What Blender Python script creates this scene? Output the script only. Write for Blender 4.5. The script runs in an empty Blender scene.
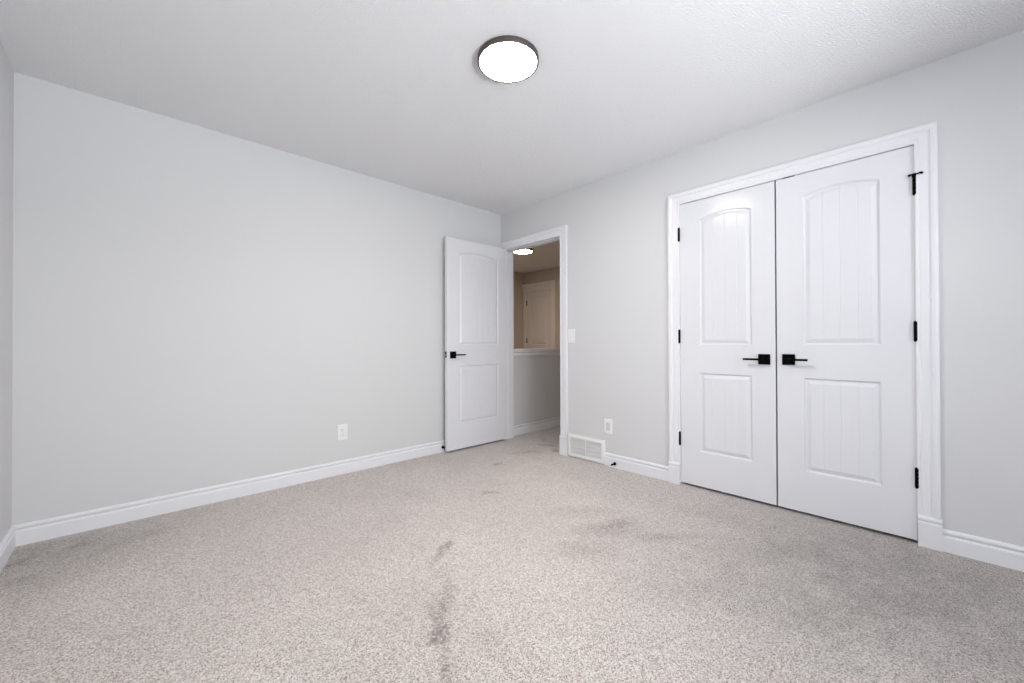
import bpy, bmesh, math
from mathutils import Vector, Matrix

S = bpy.context.scene
COL = S.collection

# ---------------------------------------------------------------- camera
F_PX, PIT, YAW, ROLL = 401.1380, 0.00612137, 0.81273240, -0.00302676
cd = bpy.data.cameras.new('camera')
cd.sensor_fit = 'HORIZONTAL'; cd.sensor_width = 36.0
cd.lens = F_PX * 36.0 / 1024.0
cd.clip_start = 0.02; cd.clip_end = 100
cam = bpy.data.objects.new('camera', cd); COL.objects.link(cam)
fw = Vector((math.cos(YAW) * math.cos(PIT), math.sin(YAW) * math.cos(PIT), math.sin(PIT)))
rt = Vector((math.sin(YAW), -math.cos(YAW), 0)); up = rt.cross(fw)
r2 = rt * math.cos(ROLL) + up * math.sin(ROLL); u2 = up * math.cos(ROLL) - rt * math.sin(ROLL)
M = Matrix((r2, u2, -fw)).transposed().to_4x4()
M.translation = Vector((-2.919868, -3.256454, 1.029593))
cam.matrix_world = M
S.camera = cam

# ---------------------------------------------------------------- light, exposure
S.view_settings.view_transform = 'Standard'; S.view_settings.look = 'None'
S.view_settings.gamma = 1.0; S.view_settings.use_curve_mapping = False
S.view_settings.exposure = 0.0

w = bpy.data.worlds.new('sky'); S.world = w; w.use_nodes = True
bg = w.node_tree.nodes['Background']
bg.inputs[0].default_value = (0.62, 0.78, 1.0, 1); bg.inputs[1].default_value = 0.3

BACK = -5.00                                   # the wall behind the camera holds the window
WIN = (-3.10, -1.10, 0.60, 2.15)                 # x0 x1 z0 z1
SWIN = (-4.80, -3.70, 0.60, 2.10)                # y0 y1 z0 z1, an unseen second window, added to light the closet wall
def area(name, loc, tgt, sx, sy, power, col):
    l = bpy.data.lights.new(name, 'AREA'); l.shape = 'RECTANGLE'; l.size = sx; l.size_y = sy
    l.energy = power; l.color = col
    o = bpy.data.objects.new(name, l); COL.objects.link(o)
    o.location = loc
    o.rotation_euler = (Vector(tgt) - Vector(loc)).to_track_quat('-Z', 'Y').to_euler()
    return o
DAY, DAYCOL = 100, (0.93, 0.985, 1.0)
SIDE_FILL = 28.0
CEILING_FILL = 520
LAMP_ROOM, LAMP_HALL = 122.0, 72.0
ROOMCOL, HALLCOL = (1.0, .955, .915), (1.0, .77, .57)
area('daylight', ((WIN[0]+WIN[1])/2, BACK-0.35, 1.35), ((WIN[0]+WIN[1])/2, 0, 1.35), 2.2, 1.75, DAY, DAYCOL)
area('side_fill', (-3.366-0.42, (SWIN[0]+SWIN[1])/2, (SWIN[2]+SWIN[3])/2), (0, (SWIN[0]+SWIN[1])/2, (SWIN[2]+SWIN[3])/2), SWIN[1]-SWIN[0]+.1, SWIN[3]-SWIN[2]+.1, SIDE_FILL, (0.82, 0.88, 1.0))  # added fill from the left, brightening the closet wall
# added fill light below the window, aimed up through it to brighten the ceiling
area('ceiling_fill', (-2.0, BACK-1.9, -0.35), (-1.9, BACK+2.2, 2.44), 3.2, 1.2, CEILING_FILL, (0.96, 0.98, 1.0))

# ---------------------------------------------------------------- materials
def mat(name, col, rough=0.5, metal=0.0, bump=None, spec=0.5):
    m = bpy.data.materials.new(name); m.use_nodes = True
    nt = m.node_tree; b = nt.nodes['Principled BSDF']
    b.inputs['Base Color'].default_value = (*col, 1)
    b.inputs['Roughness'].default_value = rough
    b.inputs['Metallic'].default_value = metal
    b.inputs['Specular IOR Level'].default_value = spec
    if bump:
        sc, st, dist = bump
        tc = nt.nodes.new('ShaderNodeTexCoord'); n = nt.nodes.new('ShaderNodeTexNoise')
        n.inputs['Scale'].default_value = sc; n.inputs['Detail'].default_value = 3
        bm = nt.nodes.new('ShaderNodeBump'); bm.inputs['Strength'].default_value = st
        bm.inputs['Distance'].default_value = dist
        nt.links.new(tc.outputs['Object'], n.inputs['Vector'])
        nt.links.new(n.outputs['Fac'], bm.inputs['Height'])
        nt.links.new(bm.outputs['Normal'], b.inputs['Normal'])
    return m

MW = mat('wall_paint', (0.69, 0.69, 0.70), 0.6, bump=(160, 0.12, 0.002), spec=0.3)
MT = mat('trim_paint', (0.82, 0.82, 0.85), 0.38)
MD = mat('door_paint', (0.77, 0.77, 0.805), 0.17, spec=0.20)
MB = mat('matte_black_metal', (0.002, 0.002, 0.0025), 0.5, 0.0, spec=0.05)
MDK = mat('dark_bronze_metal', (0.10, 0.08, 0.075), 0.45, 0.5)
MG = mat('painted_grey_metal', (0.55, 0.55, 0.56), 0.4, 0.4)
MP = mat('white_plastic', (0.86, 0.86, 0.86), 0.35)
MSLOT = mat('dark_slot', (0.05, 0.05, 0.05), 0.6)
MVENT = mat('white_enamel', (0.84, 0.84, 0.84), 0.4)
MDUCT = mat('filter_white', (0.85, 0.85, 0.86), 0.8)
MINS = mat('pale_grey_plastic', (0.66, 0.66, 0.66), 0.4)
MRUB = mat('white_rubber', (0.75, 0.75, 0.74), 0.7)
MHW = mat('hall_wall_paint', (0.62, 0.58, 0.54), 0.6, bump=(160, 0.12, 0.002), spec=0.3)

def ceiling_mat():
    m = bpy.data.materials.new('stippled_ceiling'); m.use_nodes = True
    nt = m.node_tree; b = nt.nodes['Principled BSDF']; L = nt.links
    b.inputs['Base Color'].default_value = (0.87, 0.87, 0.89, 1); b.inputs['Roughness'].default_value = 0.9
    b.inputs['Specular IOR Level'].default_value = 0.2
    tc = nt.nodes.new('ShaderNodeTexCoord')
    n = nt.nodes.new('ShaderNodeTexNoise'); n.inputs['Scale'].default_value = 130
    n.inputs['Detail'].default_value = 4; n.inputs['Roughness'].default_value = 0.6
    r = nt.nodes.new('ShaderNodeMapRange'); r.inputs['From Min'].default_value = 0.42; r.inputs['From Max'].default_value = 0.62
    bm = nt.nodes.new('ShaderNodeBump'); bm.inputs['Strength'].default_value = 0.8; bm.inputs['Distance'].default_value = 0.0027
    L.new(tc.outputs['Object'], n.inputs['Vector']); L.new(n.outputs['Fac'], r.inputs['Value'])
    L.new(r.outputs['Result'], bm.inputs['Height']); L.new(bm.outputs['Normal'], b.inputs['Normal'])
    return m
MC = ceiling_mat()

# dirt marks trodden into the pile: x, y, half length, half width, angle, strength
STAINS = [
 (-1.80,-1.56,.12,.020,35,.8), (-1.745,-1.53,.05,.022,20,.6), (-1.94,-1.84,.10,.022,60,.45), (-2.06,-1.95,.11,.028,50,.7), (-2.03,-1.90,.07,.045,40,.35),
 (-2.12,-2.037,.045,.032,30,1.2), (-2.17,-2.14,.09,.018,60,.7), (-2.19,-2.20,.05,.03,40,.5), (-2.01,-2.17,.07,.05,0,.35), (-1.89,-1.70,.05,.03,30,.3),
 (-0.92,-1.75,.20,.07,-40,.35), (-1.0,-2.0,.16,.08,-35,.6), (-.88,-2.0,.10,.06,-20,.5), (-1.27,-2.05,.16,.09,-35,.4),
 (-.895,-2.23,.10,.05,-40,.55), (-.78,-2.32,.12,.04,-40,.35), (-1.112,-1.127,.06,.028,-40,.85), (-.97,-1.05,.08,.02,-30,.35),
 (-.639,-.668,.05,.03,-20,1.0), (-.146,-.613,.09,.025,-40,1.0), (-.30,-.52,.06,.02,-30,.5), (.134,-.515,.10,.022,-60,.9), (.039,-.742,.05,.03,-10,1.1),
 (.30,-.35,.08,.03,40,.5), (-3.309,-.254,.10,.045,50,.75), (-3.112,-.21,.06,.025,10,.8), (-3.25,-.12,.12,.05,0,.4), (-2.9,-.32,.14,.06,10,.3),
 (-1.0,-2.94,.22,.12,-50,.3), (-.55,-2.75,.25,.10,-60,.3), (-.692,-3.14,.20,.12,-40,.35), (-1.5,-2.95,.25,.14,-20,.22), (-1.25,-2.5,.25,.10,-40,.25),
 (-.40,-2.35,.3,.08,-80,.25), (-3.28,-.50,.06,.05,0,.45), (-.9,-3.5,.3,.2,-30,.3)]
# broad mottled areas of darker carpet in front of the closet and in the far left corner
DARK_AREAS = [(-.45,-2.75,1.0,.60,60,.20), (-.85,-3.3,1.0,.60,-20,.26), (-.25,-3.3,.7,.50,80,.16), (-3.15,-.30,.50,.35,20,.24), (-1.0,-2.2,.5,.35,-40,.10), (-1.2,-2.75,.5,.35,-30,.12)]

def carpet_mat():
    m = bpy.data.materials.new('speckled_carpet'); m.use_nodes = True
    nt = m.node_tree; b = nt.nodes['Principled BSDF']; L = nt.links; N = nt.nodes.new
    b.inputs['Roughness'].default_value = 0.95; b.inputs['Specular IOR Level'].default_value = 0.1
    b.inputs['Sheen Weight'].default_value = 0.15
    tc = N('ShaderNodeTexCoord'); P = tc.outputs['Object']
    def noise(sc, det, rough=.5, src=P):
        n = N('ShaderNodeTexNoise'); n.inputs['Scale'].default_value = sc; n.inputs['Detail'].default_value = det
        n.inputs['Roughness'].default_value = rough; L.new(src, n.inputs['Vector']); return n
    def math_(op, a, c):
        n = N('ShaderNodeMath'); n.operation = op
        for i, v in enumerate((a, c)):
            if isinstance(v, (int, float)): n.inputs[i].default_value = v
            else: L.new(v, n.inputs[i])
        return n.outputs[0]
    # tufts
    v = N('ShaderNodeTexVoronoi'); v.inputs['Scale'].default_value = 300; v.inputs['Randomness'].default_value = 1
    L.new(P, v.inputs['Vector'])
    sep = N('ShaderNodeSeparateColor'); L.new(v.outputs['Color'], sep.inputs[0])
    n2 = noise(200, 3, .8)
    t = math_('ADD', math_('MULTIPLY', sep.outputs[0], .50), math_('MULTIPLY', n2.outputs['Fac'], 0.9))
    ramp = N('ShaderNodeValToRGB'); e = ramp.color_ramp.elements
    e[0].position = .38; e[0].color = CARPET[0]; e[1].position = 1.0; e[1].color = CARPET[3]
    x = e.new(.60); x.color = CARPET[1]
    x = e.new(.80); x.color = CARPET[2]
    L.new(t, ramp.inputs[0])
    # pile lying in different directions
    big = noise(1.6, 3, .6); br = N('ShaderNodeMapRange')
    br.inputs['From Min'].default_value = .3; br.inputs['From Max'].default_value = .7
    br.inputs['To Min'].default_value = .93; br.inputs['To Max'].default_value = 1.05
    L.new(big.outputs['Fac'], br.inputs['Value'])
    # stains
    dn = noise(14, 4, .7)
    sub = N('ShaderNodeVectorMath'); sub.operation = 'SUBTRACT'; sub.inputs[1].default_value = (.5, .5, .5)
    L.new(dn.outputs['Color'], sub.inputs[0])
    sc = N('ShaderNodeVectorMath'); sc.operation = 'SCALE'; sc.inputs['Scale'].default_value = .12
    L.new(sub.outputs[0], sc.inputs[0])
    ad = N('ShaderNodeVectorMath'); ad.operation = 'ADD'; L.new(P, ad.inputs[0]); L.new(sc.outputs[0], ad.inputs[1])
    fl = N('ShaderNodeVectorMath'); fl.operation = 'MULTIPLY'; fl.inputs[1].default_value = (1, 1, 0); L.new(ad.outputs[0], fl.inputs[0])
    def blobs(lst):
        tot = None
        for (sx, sy, a, c, ang, st) in lst:
            mp = N('ShaderNodeMapping'); mp.vector_type = 'TEXTURE'
            mp.inputs['Location'].default_value = (sx, sy, 0); mp.inputs['Rotation'].default_value = (0, 0, math.radians(ang))
            mp.inputs['Scale'].default_value = (a * 1.5, c * 1.5, 1); L.new(fl.outputs[0], mp.inputs['Vector'])
            g = N('ShaderNodeTexGradient'); g.gradient_type = 'SPHERICAL'; L.new(mp.outputs[0], g.inputs[0])
            q = math_('MULTIPLY', g.outputs['Fac'], st)
            tot = q if tot is None else math_('ADD', tot, q)
        return tot
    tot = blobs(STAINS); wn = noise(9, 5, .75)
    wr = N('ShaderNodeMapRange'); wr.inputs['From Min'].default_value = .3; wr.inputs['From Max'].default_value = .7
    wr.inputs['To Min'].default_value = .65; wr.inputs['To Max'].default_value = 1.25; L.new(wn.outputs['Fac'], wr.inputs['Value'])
    darken = math_('MULTIPLY', blobs(DARK_AREAS), wr.outputs[0])
    brk = noise(48, 5, .85)
    bk = N('ShaderNodeMapRange'); bk.inputs['From Min'].default_value = .40; bk.inputs['From Max'].default_value = .60
    bk.inputs['To Min'].default_value = .0; bk.inputs['To Max'].default_value = 1.35; L.new(brk.outputs['Fac'], bk.inputs['Value'])
    tot = math_('MINIMUM', math_('MULTIPLY', math_('MULTIPLY', tot, bk.outputs[0]), .78), .7)
    m1 = N('ShaderNodeMix'); m1.data_type = 'RGBA'; m1.blend_type = 'MULTIPLY'; m1.inputs[0].default_value = 1
    L.new(ramp.outputs[0], m1.inputs[6]); L.new(math_('MULTIPLY', br.outputs[0], math_('SUBTRACT', 1.0, darken)), m1.inputs[7])
    m2 = N('ShaderNodeMix'); m2.data_type = 'RGBA'; L.new(tot, m2.inputs[0]); L.new(m1.outputs[2], m2.inputs[6])
    m2.inputs[7].default_value = (.15, .12, .105, 1)
    L.new(m2.outputs[2], b.inputs['Base Color'])
    bm = N('ShaderNodeBump'); bm.inputs['Strength'].default_value = .55; bm.inputs['Distance'].default_value = .006
    h = math_('SUBTRACT', n2.outputs['Fac'], math_('MULTIPLY', v.outputs['Distance'], 1.0))
    L.new(h, bm.inputs['Height']); L.new(bm.outputs['Normal'], b.inputs['Normal'])
    return m
CARPET = [(.17,.138,.122,1), (.55,.485,.45,1), (.78,.72,.68,1), (.91,.865,.83,1)]
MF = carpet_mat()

def emit_mat(name, col, st):
    m = bpy.data.materials.new(name); m.use_nodes = True
    b = m.node_tree.nodes['Principled BSDF']; b.inputs['Base Color'].default_value = (.9, .9, .9, 1)
    b.inputs['Emission Color'].default_value = (*col, 1); b.inputs['Emission Strength'].default_value = st
    return m
MLR = emit_mat('lit_diffuser', ROOMCOL, LAMP_ROOM)
MLH = emit_mat('warm_lit_diffuser', HALLCOL, LAMP_HALL)

def glass_mat():
    m = bpy.data.materials.new('window_glass'); m.use_nodes = True
    nt = m.node_tree; nt.nodes.remove(nt.nodes['Principled BSDF'])
    o = nt.nodes['Material Output']; tr = nt.nodes.new('ShaderNodeBsdfTransparent')
    gl = nt.nodes.new('ShaderNodeBsdfGlossy'); gl.inputs['Roughness'].default_value = .02
    fr = nt.nodes.new('ShaderNodeFresnel'); fr.inputs[0].default_value = 1.45
    mx = nt.nodes.new('ShaderNodeMixShader')
    nt.links.new(fr.outputs[0], mx.inputs[0]); nt.links.new(tr.outputs[0], mx.inputs[1])
    nt.links.new(gl.outputs[0], mx.inputs[2]); nt.links.new(mx.outputs[0], o.inputs[0])
    return m
MGL = glass_mat()

# ---------------------------------------------------------------- mesh helpers
def obj(name, bm, m, parent=None, smooth=False, bevel=0, loc=None, label=None):
    bmesh.ops.remove_doubles(bm, verts=bm.verts, dist=1e-6)
    bmesh.ops.recalc_face_normals(bm, faces=bm.faces)
    me = bpy.data.meshes.new(name); bm.to_mesh(me); bm.free()
    me.materials.append(m)
    if smooth:
        for p in me.polygons: p.use_smooth = True
        me.set_sharp_from_angle(angle=math.radians(35))
    o = bpy.data.objects.new(name, me); COL.objects.link(o)
    if parent: o.parent = parent
    if loc: o.location = loc
    if label: o['label'] = label
    if bevel:
        b = o.modifiers.new('bevel', 'BEVEL'); b.width = bevel; b.segments = 2; b.limit_method = 'ANGLE'
    return o

def box(bm, x0, x1, y0, y1, z0, z1):
    x0, x1 = sorted((x0, x1)); y0, y1 = sorted((y0, y1)); z0, z1 = sorted((z0, z1))
    v = [bm.verts.new((x, y, z)) for x in (x0, x1) for y in (y0, y1) for z in (z0, z1)]
    for f in ((0,1,3,2), (4,6,7,5), (0,4,5,1), (2,3,7,6), (0,2,6,4), (1,5,7,3)):
        bm.faces.new([v[i] for i in f])
    return bm

def boxes(*bs):
    bm = bmesh.new()
    for b in bs: box(bm, *b)
    return bm

def cyl(bm, p0, p1, r0, r1=None, n=20):
    r1 = r0 if r1 is None else r1
    p0, p1 = Vector(p0), Vector(p1); q = (p1 - p0).to_track_quat('Z', 'Y')
    rings = []
    for p, r in ((p0, r0), (p1, r1)):
        rings.append([bm.verts.new(p + q @ Vector((r*math.cos(2*math.pi*i/n), r*math.sin(2*math.pi*i/n), 0))) for i in range(n)])
    for i in range(n):
        bm.faces.new((rings[0][i], rings[0][(i+1) % n], rings[1][(i+1) % n], rings[1][i]))
    bm.faces.new(rings[0][::-1]); bm.faces.new(rings[1])
    return bm

def lathe(prof, n=96):
    bm = bmesh.new(); rings = []
    for r, z in prof:
        rings.append([bm.verts.new((r*math.cos(2*math.pi*i/n), r*math.sin(2*math.pi*i/n), z)) for i in range(n)] if r > 1e-6 else [bm.verts.new((0, 0, z))])
    for a, b in zip(rings, rings[1:]):
        for i in range(n):
            j = (i+1) % n
            if len(a) == 1: bm.faces.new((a[0], b[j], b[i]))
            elif len(b) == 1: bm.faces.new((a[i], a[j], b[0]))
            else: bm.faces.new((a[i], a[j], b[j], b[i]))
    return bm

def sweep(bm, prof, pts_of):
    """prof: closed list of (d,h); pts_of(d,h) -> list of stations"""
    rows = [[bm.verts.new(p) for p in pts_of(d, h)] for d, h in prof]
    n = len(rows)
    for i in range(n):
        a, b = rows[i], rows[(i+1) % n]
        for k in range(len(a)-1):
            bm.faces.new((a[k], a[k+1], b[k+1], b[k]))
    bm.faces.new([r[0] for r in rows]); bm.faces.new([r[-1] for r in rows][::-1])
    return bm

def empty(name, loc=(0,0,0), rz=0, label=None, cat=None, kind=None, group=None, parent=None):
    o = bpy.data.objects.new(name, None); COL.objects.link(o); o.location = loc; o.rotation_euler = (0, 0, rz)
    tag(o, label, cat, kind, group)
    if parent: o.parent = parent
    return o
def tag(o, label=None, cat=None, kind=None, group=None):
    if label: o['label'] = label
    if cat: o['category'] = cat
    if kind: o['kind'] = kind
    if group: o['group'] = group
    return o

# ---------------------------------------------------------------- room shell
W, H = 3.366, 2.44
ENT = (-0.838, -0.060, 2.050)           # doorway into the hall: y0 y1 top
CLO = (-3.188, -1.967, 2.053)           # closet opening
HX, HY0, HY1 = 2.75, -1.45, 2.40        # hall: far wall x, side walls y

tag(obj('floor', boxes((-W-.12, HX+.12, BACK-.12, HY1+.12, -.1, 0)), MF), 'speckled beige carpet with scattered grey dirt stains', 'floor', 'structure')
tag(obj('ceiling', boxes((-W-.12, .0, BACK-.12, .12, H, H+.1)), MC), 'white stippled bedroom ceiling around the round lamp', 'ceiling', 'structure')
tag(obj('ceiling', boxes((.0, HX+.12, HY0-.12, HY1+.12, H, H+.1)), MC), 'warm dim hallway ceiling seen through the open doorway', 'ceiling', 'structure')
tag(obj('wall_left', boxes((-W-.12, -W, BACK-.12, SWIN[0], 0, H), (-W-.12, -W, SWIN[1], .12, 0, H), (-W-.12, -W, SWIN[0], SWIN[1], 0, SWIN[2]), (-W-.12, -W, SWIN[0], SWIN[1], SWIN[3], H)), MW), 'narrow strip of shaded wall at the left picture edge', 'wall', 'structure')
tag(obj('wall_back', boxes((-W, .0, 0, .12, 0, H)), MW), 'long blank pale grey wall with one outlet low down', 'wall', 'structure')
bw = (-W, 0)
tag(obj('wall_front', boxes((-W, WIN[0], BACK-.12, BACK, 0, H), (WIN[1], 0, BACK-.12, BACK, 0, H), (WIN[0], WIN[1], BACK-.12, BACK, 0, WIN[2]), (WIN[0], WIN[1], BACK-.12, BACK, WIN[3], H)), MW),
    'pale grey window wall behind the viewer', 'wall', 'structure')
tag(obj('wall_right', boxes((0, .12, BACK-.12, CLO[0], 0, H), (0, .12, CLO[0], CLO[1], CLO[2], H), (0, .12, CLO[1], ENT[0], 0, H),
                        (0, .12, ENT[0], ENT[1], ENT[2], H), (0, .12, ENT[1], .12, 0, H)), MW),
    'pale grey wall holding the closet doors and the doorway', 'wall', 'structure')
tag(obj('wall_closet', boxes((.12, .75, CLO[1]+.10, CLO[1]+.15, 0, H), (.12, .75, CLO[0]-.15, CLO[0]-.10, 0, H), (.70, .75, CLO[0]-.10, CLO[1]+.10, 0, H), (.12, .75, CLO[0]-.15, CLO[1]+.15, H, H+.1)), MW),
    'closet interior behind the double doors', 'wall', 'structure')
# hall
tag(obj('wall_hall_far', boxes((HX, HX+.12, HY0-.12, HY1+.12, 0, H)), MHW), 'far hallway wall around the distant white door', 'wall', 'structure')
tag(obj('wall_hall_left', boxes((.12, HX, HY1, HY1+.12, 0, H), (0, .12, .12, HY1+.12, 0, H)), MHW), 'dim hallway side wall left of the distant door', 'wall', 'structure')
tag(obj('wall_hall_right', boxes((.12, HX, HY0-.12, HY0, 0, H)), MHW), 'hallway side wall hidden beyond the doorway', 'wall', 'structure')
HWY = .014
tag(obj('wall_half', boxes((.12, 2.0, HWY, HWY+.12, 0, .950)), MW), 'grey half wall in the hallway under a white ledge', 'half wall', 'structure')
hc = bmesh.new()
box(hc, .122, 2.02, HWY-.03, HWY+.15, .950, .974)
sweep(hc, [(0,.950),(.024,.950),(.024,.938),(.014,.930),(.010,.924),(.018,.918),(.016,.892),(.008,.884),(.008,.878),(0,.878)],
      lambda d, h: [(.122, HWY-d, h), (2.0, HWY-d, h)])
tag(obj('trim_ledge', hc, MT, bevel=.002), 'white moulded ledge capping the hallway half wall', 'ledge', 'structure')

# ---------------------------------------------------------------- baseboards
BP = [(0,0),(.015,0),(.015,.070),(.0135,.0745),(.006,.077),(.0055,.083),(.009,.087),(.0125,.091),(.0125,.098),(.009,.104),(.004,.108),(0,.108)]
def baseboard(name, p0, p1, n, m0, m1, label):
    """p0->p1 along the wall foot, n outward normal, m0/m1 mitre signs (+1 inner corner)"""
    p0, p1, n = Vector((*p0, 0)), Vector((*p1, 0)), Vector((*n, 0)); d = (p1-p0).normalized()
    bm = sweep(bmesh.new(), BP, lambda t, h: [p0 + n*t + d*(t*m0) + Vector((0,0,h)), p1 + n*t - d*(t*m1) + Vector((0,0,h))])
    return tag(obj(name, bm, MT), label, 'baseboard', 'structure')
baseboard('baseboard_back', (-W, 0), (0, 0), (0,-1), 1, 0, 'white moulded baseboard along the long blank wall')
baseboard('baseboard_left', (-W, BACK), (-W, 0), (1,0), 1, 1, 'short white baseboard at the left picture edge')
baseboard('baseboard_front', (0, BACK), (-W, BACK), (0,1), 1, 1, 'white baseboard under the window behind the viewer')
baseboard('baseboard_right', (0,-1.324), (0,-1.885), (-1,0), 0, 0, 'white baseboard between air grille and closet')
baseboard('baseboard_right', (0,-3.273), (0,BACK), (-1,0), 0, 1, 'white baseboard right of the closet at picture edge')
baseboard('baseboard_hall', (.12, HWY), (2.0, HWY), (0,-1), 0, 0, 'white baseboard at the foot of the hallway half wall')

# ---------------------------------------------------------------- door casings
CP = [(0,0),(0,.010),(.004,.0125),(.012,.0125),(.016,.010),(.022,.0125),(.046,.014),(.050,.011),(.054,.0135),(.058,.018),(.070,.0205),(.080,.0195),(.0835,.017),(.0835,0)]
def casing(name, y0, y1, zt, x, sgn, parent, zb=.18, ymax=None, prof=CP):
    """y0<y1 opening; x wall plane, sgn = side the casing stands out towards"""
    def st(wd, t):
        a = [(x+sgn*t, y1+wd, zb), (x+sgn*t, y1+wd, zt+wd), (x+sgn*t, y0-wd, zt+wd), (x+sgn*t, y0-wd, zb)]
        if ymax is not None: a = [(p[0], min(p[1], ymax - (.082-wd)*.02), p[2]) for p in a]
        return a
    return obj(name, sweep(bmesh.new(), prof, st), MT, parent)
def plinth(y0, y1, x, sgn, parent, h=.172):
    bm = bmesh.new()
    pr = [(0,0),(.022,0),(.022,h-.034),(.019,h-.028),(.019,h-.024),(.024,h-.019),(.024,h-.009),(.019,h-.003),(.016,h),(0,h)]
    sweep(bm, pr, lambda d, z: [(x+sgn*d, y0, z), (x+sgn*d, y1, z)])
    return obj('plinth_block', bm, MT, parent)

f1 = empty('trim_1', (0, -.4, 0), label='white door frame around the open doorway to the hall', cat='door frame', kind='structure')
def local(o, e):
    o.matrix_parent_inverse = e.matrix_world.inverted() if False else Matrix.Translation(-Vector(e.location)); return o
local(casing('casing', ENT[0]-.004+.008-.004, ENT[1]+.004, ENT[2]-.006, 0, -1, f1, ymax=-.0015), f1)
local(casing('casing', ENT[0], ENT[1], ENT[2]-.006, .12, 1, f1, zb=0, ymax=.0), f1)
local(plinth(-.9265, -.835, 0, -1, f1, .178), f1)
local(plinth(-.059, -.016, 0, -1, f1, .178), f1)
J = .014
jm = boxes((0, .12, ENT[0]-.0005, ENT[0]+.002, 0, ENT[2]), (0, .12, ENT[1]-.002, ENT[1]+.0005, 0, ENT[2]), (0, .12, ENT[0], ENT[1], ENT[2]-.002, ENT[2]))
local(obj('jamb', jm, MT, f1), f1)
sj = boxes((.040, .075, ENT[0]+.002, ENT[0]+.012, 0, ENT[2]-.002), (.040, .075, ENT[1]-.012, ENT[1]-.002, 0, ENT[2]-.002), (.040, .075, ENT[0]+.012, ENT[1]-.012, ENT[2]-.012, ENT[2]-.002))
local(obj('stop_strip', sj, MT, f1, bevel=.001), f1)
for z in (1.815, 1.083, .336):
    pass

f2 = empty('trim_2', (0, -2.55, 0), label='white moulded frame around the closet double doors', cat='door frame', kind='structure')
local(casing('casing', CLO[0]+.002, CLO[1]-.002, CLO[2]-.004, 0, -1, f2, zb=.150), f2)
local(plinth(-3.2735, -3.189, 0, -1, f2, .155), f2)
local(plinth(-1.966, -1.8845, 0, -1, f2, .155), f2)
jm = boxes((0, .12, CLO[0]-.0005, CLO[0]+.001, 0, CLO[2]), (0, .12, CLO[1]-.001, CLO[1]+.0005, 0, CLO[2]), (0, .12, CLO[0], CLO[1], CLO[2]-.001, CLO[2]))
local(obj('jamb', jm, MT, f2), f2)
sj = boxes((.042, .06, CLO[0]+.001, CLO[0]+.013, 0, CLO[2]-.001), (.042, .06, CLO[1]-.013, CLO[1]-.001, 0, CLO[2]-.001), (.042, .06, CLO[0]+.013, CLO[1]-.013, CLO[2]-.013, CLO[2]-.001))
local(obj('stop_strip', sj, MT, f2), f2)
# dark catch plate in the head over the right door
local(obj('catch_plate', boxes((-.0035, .020, -2.671, -2.609, CLO[2]-.0075, CLO[2]-.001)), MB, f2, label='small dark catch plate'), f2)

# ---------------------------------------------------------------- doors
TH = .035
def arch_z(x, x0, x1, zc, rise):
    u = (x-(x0+x1)/2)/((x1-x0)/2)
    return zc + rise*(1-u*u)
def panel_mesh(x0, x1, z0, zc, rise, yf, s):
    """a raised panel with v-grooved boards; yf = door face, s=-1 faces -y"""
    rings = [(0, 0), (.004, .006), (.009, .0105), (.013, .0105), (.034, .002)]
    ins = rings[-1][0]; a, b = x0+ins, x1-ins
    ng = max(3, int((b-a)/.0775))
    sp = .0775; c = (a+b)/2
    xs = [a + (b-a)*i/16 for i in range(17)]
    gs = [c + (k-(ng-1)/2)*sp for k in range(ng)]
    xs = [x for x in xs if all(abs(x-g) > .006 for g in gs)]
    for g in gs: xs += [g-.0035, g, g+.0035]
    xs = sorted(xs)
    bm = bmesh.new(); prev = None
    for k, (i, dp) in enumerate(rings):
        X0, X1 = x0+i, x1-i; last = k == len(rings)-1
        loop = []
        for x in xs:
            X = X0 + (x-a)/(b-a)*(X1-X0)
            d = dp + (.0018 if last and any(abs(x-g) < 1e-9 for g in gs) else 0)
            loop.append(((X, yf - s*d, z0+i), (X, yf - s*d, arch_z(X, X0, X1, zc-i, rise))))
        bot = [bm.verts.new(p[0]) for p in loop]; top = [bm.verts.new(p[1]) for p in loop]
        cyc = bot + top[::-1]
        if prev:
            n = len(cyc)
            for q in range(n): bm.faces.new((prev[q], prev[(q+1) % n], cyc[(q+1) % n], cyc[q]))
        prev = cyc
        if last:
            for q in range(len(bot)-1): bm.faces.new((bot[q], bot[q+1], top[q+1], top[q]))
    outer = [x0 + (x-a)/(b-a)*(x1-x0) for x in xs]
    return bm, outer

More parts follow.
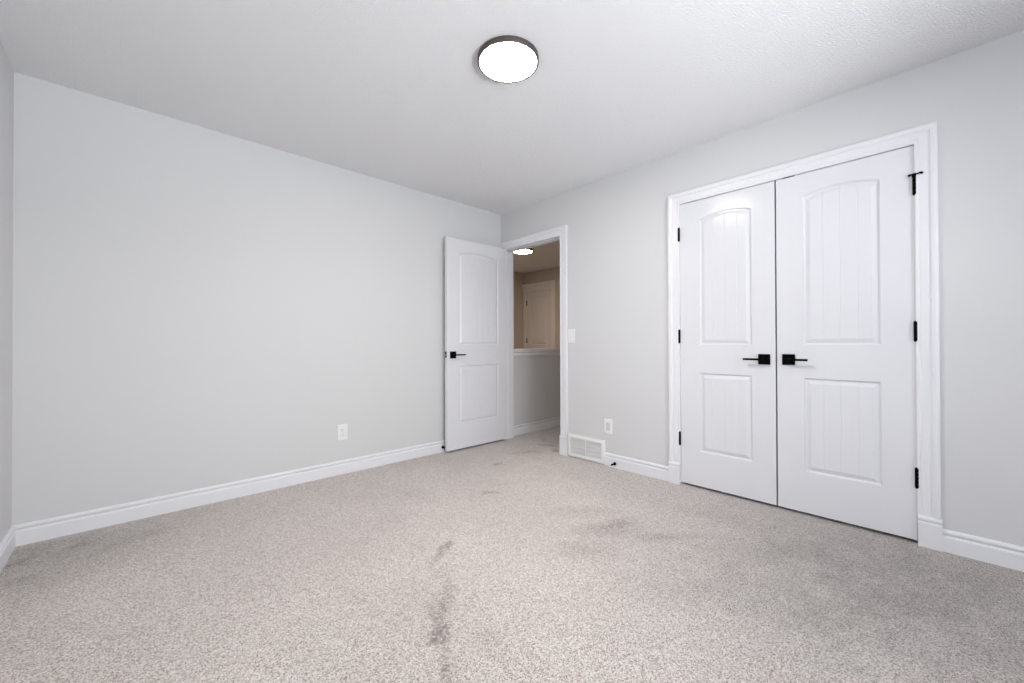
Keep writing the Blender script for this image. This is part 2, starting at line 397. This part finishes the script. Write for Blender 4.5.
def door_leaf(parent, wd, h0=.0, h1=2.03, st=.142, sh=None, m=None, panels=((.243,.802,0),(1.000,1.892,.030)), y0=-TH, y1=0., faces=(-1, 1)):
    """slab spans x 0..wd, y y0..y1; children meshes: slab and its panels"""
    m = m or MD
    x0, x1 = (sh or st), wd-st
    bm = bmesh.new()
    def poly(ps): bm.faces.new([bm.verts.new(p) for p in ps])
    pan = []
    for s in (-1, 1):
        yf = y0 if s < 0 else y1
        (za, zb, ra), (zc, zd, rd) = panels
        pl, out = panel_mesh(x0, x1, za, zb, ra, yf, s); pu, outu = panel_mesh(x0, x1, zc, zd, rd, yf, s)
        pan.append((pl, pu))
        Q = lambda xa, xb, z_a, z_b: poly([(xa,yf,z_a),(xb,yf,z_a),(xb,yf,z_b),(xa,yf,z_b)])
        Q(0, x0, h0, h1); Q(x1, wd, h0, h1)
        for p, q in zip(out, out[1:]):
            poly([(p,yf,h0),(q,yf,h0),(q,yf,za),(p,yf,za)])
            poly([(p,yf,arch_z(p,x0,x1,zb,ra)),(q,yf,arch_z(q,x0,x1,zb,ra)),(q,yf,zc),(p,yf,zc)])
            poly([(p,yf,arch_z(p,x0,x1,zd,rd)),(q,yf,arch_z(q,x0,x1,zd,rd)),(q,yf,h1),(p,yf,h1)])
    poly([(0,y0,h0),(0,y1,h0),(0,y1,h1),(0,y0,h1)]); poly([(wd,y0,h0),(wd,y1,h0),(wd,y1,h1),(wd,y0,h1)])
    poly([(0,y0,h1),(wd,y0,h1),(wd,y1,h1),(0,y1,h1)]); poly([(0,y0,h0),(wd,y0,h0),(wd,y1,h0),(0,y1,h0)])
    obj('door_slab', bm, m, parent)
    for pl, pu in pan:
        obj('lower_panel', pl, m, parent); obj('arched_panel', pu, m, parent)

def lever(parent, x, z, yf, s, dirx, m=None, L=.118):
    m = m or MB
    bm = boxes((x-.033, x+.033, yf, yf+s*.009, z-.033, z+.033))
    h = obj('handle', bm, m, parent, bevel=.0012, label='square matte black lever handle')
    b2 = bmesh.new()
    cyl(b2, (x, yf+s*.009, z), (x, yf+s*.045, z), .0095)
    box(b2, x-dirx*.010, x+dirx*L, yf+s*.038, yf+s*.050, z-.0065, z+.0065)
    obj('lever', b2, m, h, bevel=.001)

def hinge(parent, x, z, y, m=None, r=.0075, hh=.094, leaf=None):
    bm = bmesh.new(); m = m or MB
    seg = hh/5
    for k in range(5):
        cyl(bm, (x, y, z-hh/2+k*seg+.0006), (x, y, z-hh/2+(k+1)*seg-.0006), r)
    cyl(bm, (x, y, z-hh/2-.004), (x, y, z+hh/2+.004), r*.75)
    if leaf: box(bm, *leaf)
    return obj('hinge', bm, m, parent, smooth=True)

# open door into the bedroom: local +x runs from hinge to free edge, turned so it lies parallel to the long wall
d1 = empty('door_1', (-.004, -.089, .018), math.pi, 'white two-panel door standing open against the long wall', 'door', 'structure')
# rotated by 180 deg: local x -> -x world, local y -> -y world.  slab world y -.070 .. -.035
D1W = .762
door_leaf(d1, D1W, 0, 2.030, .142, sh=.112, y0=-TH, y1=0)
lever(d1, D1W-.067, .909, 0, 1, -1)
lever(d1, D1W-.067, .909, -TH, -1, -1) if False else None
for z in (1.798, 1.067, .318):
    hinge(d1, -.006, z, -.037, MG, .006, .09, (-.0015, -.0002, -.033, -.003, z-.045, z+.045))
obj('latch_plate', boxes((D1W-.0005, D1W+.0015, -.030, -.006, .885, .941)), MB, d1, label='dark latch plate on the door edge')
cb = bmesh.new(); cyl(cb, (D1W+.001, -.018, .909), (D1W+.009, -.018, .909), .007)
obj('latch_bolt', cb, MG, d1)

# closet doors: left hinge side at y=-1.938, right at y=-3.166 ; door faces the room (-x)
XF = .002
d2 = empty('door_2', (XF, -1.9695, .018), -math.pi/2, 'left white closet door with handle at its right edge', 'door', 'structure')
# rotz -90: local x -> world -y ; local y -> world +x
door_leaf(d2, .5975, 0, 2.029, .131, sh=.137, y0=0, y1=TH)
lever(d2, .5365, .909, 0, -1, -1, L=.110)
for z in (1.809, 1.063, .318): hinge(d2, -.005, z, -.0095)
d3 = empty('door_3', (XF, -3.186, .018), -math.pi/2, 'right white closet door with handle at its left edge', 'door', 'structure')
# mirrored: local x negative towards the meeting edge -> build on a mirrored axis
d3.rotation_euler = (0, 0, math.pi/2)   # local x -> +y, local y -> -x
door_leaf(d3, .6105, 0, 2.029, .137, sh=.132, y0=-TH, y1=0)
lever(d3, .5495, .911, 0, 1, -1, L=.102)
for z in (1.822, 1.070, .320): hinge(d3, -.001, z, .0085, r=.0085, hh=.098)
ps = bmesh.new()
zt = 1.873
cyl(ps, (0, .0085, zt-.006), (0, .0085, zt+.006), .010)
cyl(ps, (-.012, .020, zt-.001), (.014, .020, zt+.001), .0034)
cyl(ps, (-.012, .020, zt-.001), (-.022, .020, zt+.004), .0036)
cyl(ps, (-.022, .020, zt+.004), (-.031, .017, zt-.001), .0046, .006)
cyl(ps, (.012, .020, zt+.001), (.019, .012, zt+.000), .0045, .006)
obj('hinge_stop', ps, MB, d3, smooth=True, label='black hinge pin door stop with two arms')

# hallway door
d4 = empty('door_4', (HX-.012, 2.295, .014), -math.pi/2, 'distant cream door with dark hinges beyond the half wall', 'door', 'structure')
door_leaf(d4, .640, 0, 2.030, .12, y0=0, y1=.03)
for z in (1.080, 1.815, .30): hinge(d4, .008, z, -.006, MDK, .010, .094)
f3 = empty('trim_3', (HX, 2.1, 0), label='cream frame with crowned head around the distant hallway door', cat='door frame', kind='structure')
b3 = boxes((HX-.020, HX, 2.298, 2.385, 0, 2.05), (HX-.020, HX, 1.565, 1.652, 0, 2.05), (HX-.024, HX, 1.56, 2.39, 2.05, 2.145))
local(obj('casing', b3, MT, f3, bevel=.003), f3)
cr = sweep(bmesh.new(), [(0,2.145),(.026,2.145),(.030,2.155),(.036,2.160),(.038,2.175),(.050,2.190),(.052,2.203),(0,2.203)], lambda d, z: [(HX-d, 1.56-d*.6, z), (HX-d, 2.39+min(d*.1,.008), z)])
local(obj('crown', cr, MT, f3), f3)

# ---------------------------------------------------------------- window behind the viewer
w1 = empty('window_1', ((WIN[0]+WIN[1])/2, BACK-.06, WIN[2]), label='white framed window behind the viewer', cat='window', kind='structure')
fw_ = .05
wf = boxes((WIN[0], WIN[0]+fw_, BACK-.10, BACK-.03, WIN[2], WIN[3]), (WIN[1]-fw_, WIN[1], BACK-.10, BACK-.03, WIN[2], WIN[3]),
           (WIN[0], WIN[1], BACK-.10, BACK-.03, WIN[2], WIN[2]+fw_), (WIN[0], WIN[1], BACK-.10, BACK-.03, WIN[3]-fw_, WIN[3]),
           ((WIN[0]+WIN[1])/2-.025, (WIN[0]+WIN[1])/2+.025, BACK-.10, BACK-.03, WIN[2], WIN[3]))
local(obj('window_frame', wf, MT, w1), w1); local(obj('window_glass', boxes((WIN[0]+.04, WIN[1]-.04, BACK-.067, BACK-.063, WIN[2]+.04, WIN[3]-.04)), MGL, w1), w1)
for c, (a, b_) in {'sill': (0, 0)}.items():
    local(obj('window_sill', boxes((WIN[0]-.05, WIN[1]+.05, BACK-.03, BACK+.04, WIN[2]-.025, WIN[2])), MT, w1, bevel=.003), w1)

w2 = empty('added_window', (-W-.06, (SWIN[0]+SWIN[1])/2, SWIN[2]), label='unseen white framed side window added to light the closet wall', cat='window', kind='structure')
wf = boxes((-W-.10, -W-.03, SWIN[0], SWIN[0]+fw_, SWIN[2], SWIN[3]), (-W-.10, -W-.03, SWIN[1]-fw_, SWIN[1], SWIN[2], SWIN[3]),
           (-W-.10, -W-.03, SWIN[0], SWIN[1], SWIN[2], SWIN[2]+fw_), (-W-.10, -W-.03, SWIN[0], SWIN[1], SWIN[3]-fw_, SWIN[3]))
local(obj('window_frame', wf, MT, w2), w2); local(obj('window_glass', boxes((-W-.067, -W-.063, SWIN[0]+.04, SWIN[1]-.04, SWIN[2]+.04, SWIN[3]-.04)), MGL, w2), w2)
local(obj('window_sill', boxes((-W-.03, -W+.04, SWIN[0]-.05, SWIN[1]+.05, SWIN[2]-.025, SWIN[2])), MT, w2, bevel=.003), w2)

# ---------------------------------------------------------------- ceiling lights
def ceiling_light(x, y, D, T, mring, mdif, label):
    t = empty('ceiling_light', (x, y, H), label=label, cat='ceiling light', group='round flush ceiling lights')
    R = D/2
    obj('lamp_housing', lathe([(0, 0), (R-.004, 0), (R, -.003), (R, -T+.003), (R-.0015, -T), (R-.0095, -T), (R-.011, -T+.004), (R-.014, -T+.010), (0, -T+.010)]), mring, t, smooth=True, label='dark bronze drum rim')
    obj('lamp_diffuser', lathe([(R-.0105, -T+.008), (R-.0115, -T+.001), (R-.022, -T-.0005), (R*.5, -T-.0012), (0, -T-.0015)]), mdif, t, smooth=True, label='glowing white round diffuser')
    return t
ceiling_light(-1.5756, -1.8153, .301, .027, MDK, MLR, 'large round lit flush lamp with dark rim on bedroom ceiling')
ceiling_light(1.317, .98, .30, .033, MDK, MLH, 'small-looking lit round lamp on hallway ceiling through the doorway')

# ---------------------------------------------------------------- wall plates
def rounded_plate(bm, w_, h_, t, r=.006, n=4):
    pts = []
    for cx, cz, a0 in ((w_/2-r, h_/2-r, 0), (-w_/2+r, h_/2-r, 90), (-w_/2+r, -h_/2+r, 180), (w_/2-r, -h_/2+r, 270)):
        for k in range(n+1):
            a = math.radians(a0+90*k/n); pts.append((cx+r*math.cos(a), cz+r*math.sin(a)))
    s = [[bm.verts.new((x*f, y, z*g)) for x, z in pts] for y, f, g in ((0,1,1), (-t*.55,1,1), (-t, 1-.005/w_*1.6, 1-.005/h_*1.6))]
    m_ = len(pts)
    for a, b_ in zip(s, s[1:]):
        for i in range(m_): bm.faces.new((a[i], a[(i+1) % m_], b_[(i+1) % m_], b_[i]))
    bm.faces.new(s[0][::-1]); bm.faces.new(s[-1])
    return bm
# local: faces -y
o1 = empty('wall_outlet', (-1.702, 0, .330), 0, 'white duplex power outlet low on the long blank wall', 'outlet')
obj('face_plate', rounded_plate(bmesh.new(), .080, .127, .006), MP, o1)
for dz in (-.0195, .0195):
    r_ = bmesh.new(); rounded_plate(r_, .034, .029, .0085, .008)
    s_ = obj('socket', r_, MP, o1, loc=(0, 0, dz))
    obj('slots', boxes((-.0075, -.0055, -.0088, -.008, -.001, .007), (.0055, .0075, -.0088, -.008, 0, .007), (-.002, .002, -.0088, -.008, -.010, -.006)), MSLOT, s_)
c_ = bmesh.new(); cyl(c_, (0, -.0055, 0), (0, -.0068, 0), .003); obj('screw', c_, MG, o1)

o2 = empty('wall_plate', (0, -1.353, .330), -math.pi/2, 'white wall plate with recessed insert just above the air grille', 'wall plate')
obj('face_plate', rounded_plate(bmesh.new(), .080, .127, .006), MP, o2)
obj('insert', boxes((-.017, .017, -.0072, -.004, -.034, .034)), MINS, o2, bevel=.001, label='slightly greyer centre insert')

o3 = empty('light_switch', (0, -.966, 1.102), -math.pi/2, 'white rocker light switch beside the open doorway', 'light switch')
obj('face_plate', rounded_plate(bmesh.new(), .078, .125, .006), MP, o3)
rk = bmesh.new()
for p in (1,):
    v = [(-.016,-.006,-.033),(.016,-.006,-.033),(.016,-.006,.033),(-.016,-.006,.033),(-.016,-.0075,-.033),(.016,-.0075,-.033),(.016,-.0115,.033),(-.016,-.0115,.033)]
    vv = [rk.verts.new(q) for q in v]
    for f in ((0,1,2,3),(4,5,6,7),(0,1,5,4),(2,3,7,6),(1,2,6,5),(0,3,7,4)): rk.faces.new([vv[i] for i in f])
obj('rocker', rk, MP, o3, bevel=.001)

# ---------------------------------------------------------------- return air grille
VY0, VY1, VZ0, VZ1 = -1.3225, -.928, .004, .206
g = empty('air_grille', (0, (VY0+VY1)/2, 0), -math.pi/2, 'white return air grille at floor level beside the doorway', 'air grille')
hw = (VY1-VY0)/2; b_ = .026
gf = bmesh.new()
gp = [(0,0),(0,.012),(.004,.0165),(.020,.0185),(.029,.0175),(.031,.012),(.031,0)]
st = []
rows = []
for i, t in gp:
    rows.append([gf.verts.new(q) for q in ((-hw+i,-t,VZ0+i),(hw-i,-t,VZ0+i),(hw-i,-t,VZ1-i),(-hw+i,-t,VZ1-i))])
for a, c in zip(rows, rows[1:]):
    for k in range(4): gf.faces.new((a[k], a[(k+1) % 4], c[(k+1) % 4], c[k]))
obj('grille_frame', gf, MVENT, g)
sl = bmesh.new()
nx = 30; wi = hw-.030
for k in range(nx):
    x = -wi + (k+.5)*2*wi/nx
    c = [(x-.0026, -.006), (x+.0026, -.006), (x+.0034, -.0135), (x-.0034, -.0135)]
    lo = [sl.verts.new((p[0], p[1], VZ0+.030)) for p in c]; hi = [sl.verts.new((p[0], p[1], VZ1-.030)) for p in c]
    for q in range(4): sl.faces.new((lo[q], lo[(q+1) % 4], hi[(q+1) % 4], hi[q]))
for k in range(1, 4):
    z = VZ0+.030 + (VZ1-VZ0-.060)*k/4
    box(sl, -wi, wi, -.0140, -.012, z-.0015, z+.0015)
box(sl, -.002, .002, -.0140, -.004, VZ0+.030, VZ1-.030)
obj('louvres', sl, MVENT, g)
obj('grille_back', boxes((-wi-.001, wi+.001, -.0035, -.0005, VZ0+.025, VZ1-.025)), MDUCT, g)

# ---------------------------------------------------------------- door stops
def door_stop(loc, rz, L, label, tip_m):
    t = empty('door_stop', loc, rz, label, 'door stop')
    b0 = bmesh.new(); cyl(b0, (0, 0, 0), (0, -.006, 0), .0125); cyl(b0, (0, -.006, 0), (0, -.012, 0), .0085, .006); obj('base', b0, MB, t, smooth=True)
    b1 = bmesh.new()
    n, turns = 160, 9
    prev = None
    for k in range(n+1):
        a = 2*math.pi*turns*k/n; y = -.008-(L-.016)*k/n
        c = Vector((.0045*math.cos(a), y, .0045*math.sin(a))); rad = Vector((math.cos(a), 0, math.sin(a)))
        ring = [b1.verts.new(c + rad*.0014*math.cos(q*math.pi/3) + Vector((0,1,0))*.0014*math.sin(q*math.pi/3)) for q in range(6)]
        if prev:
            for q in range(6): b1.faces.new((prev[q], prev[(q+1) % 6], ring[(q+1) % 6], ring[q]))
        prev = ring
    obj('spring', b1, MB, t, smooth=True)
    b2 = bmesh.new(); cyl(b2, (0, -L+.010, 0), (0, -L, 0), .0075, .0085); obj('tip', b2, tip_m, t, smooth=True)
    return t
door_stop((-.015, -1.424, .036), -math.pi/2, .050, 'short black spring door stop on baseboard beside the air grille', MB)
t = empty('door_stop', (-.768, -.015, .048), 0, 'tiny black door stop on baseboard at the open door free edge', 'door stop')
b0 = bmesh.new(); cyl(b0, (0, 0, 0), (0, -.006, 0), .0125); obj('base', b0, MB, t, smooth=True)
b1 = bmesh.new(); cyl(b1, (0, -.006, 0), (0, -.038, 0), .007, .009); obj('bumper', b1, MB, t, smooth=True)
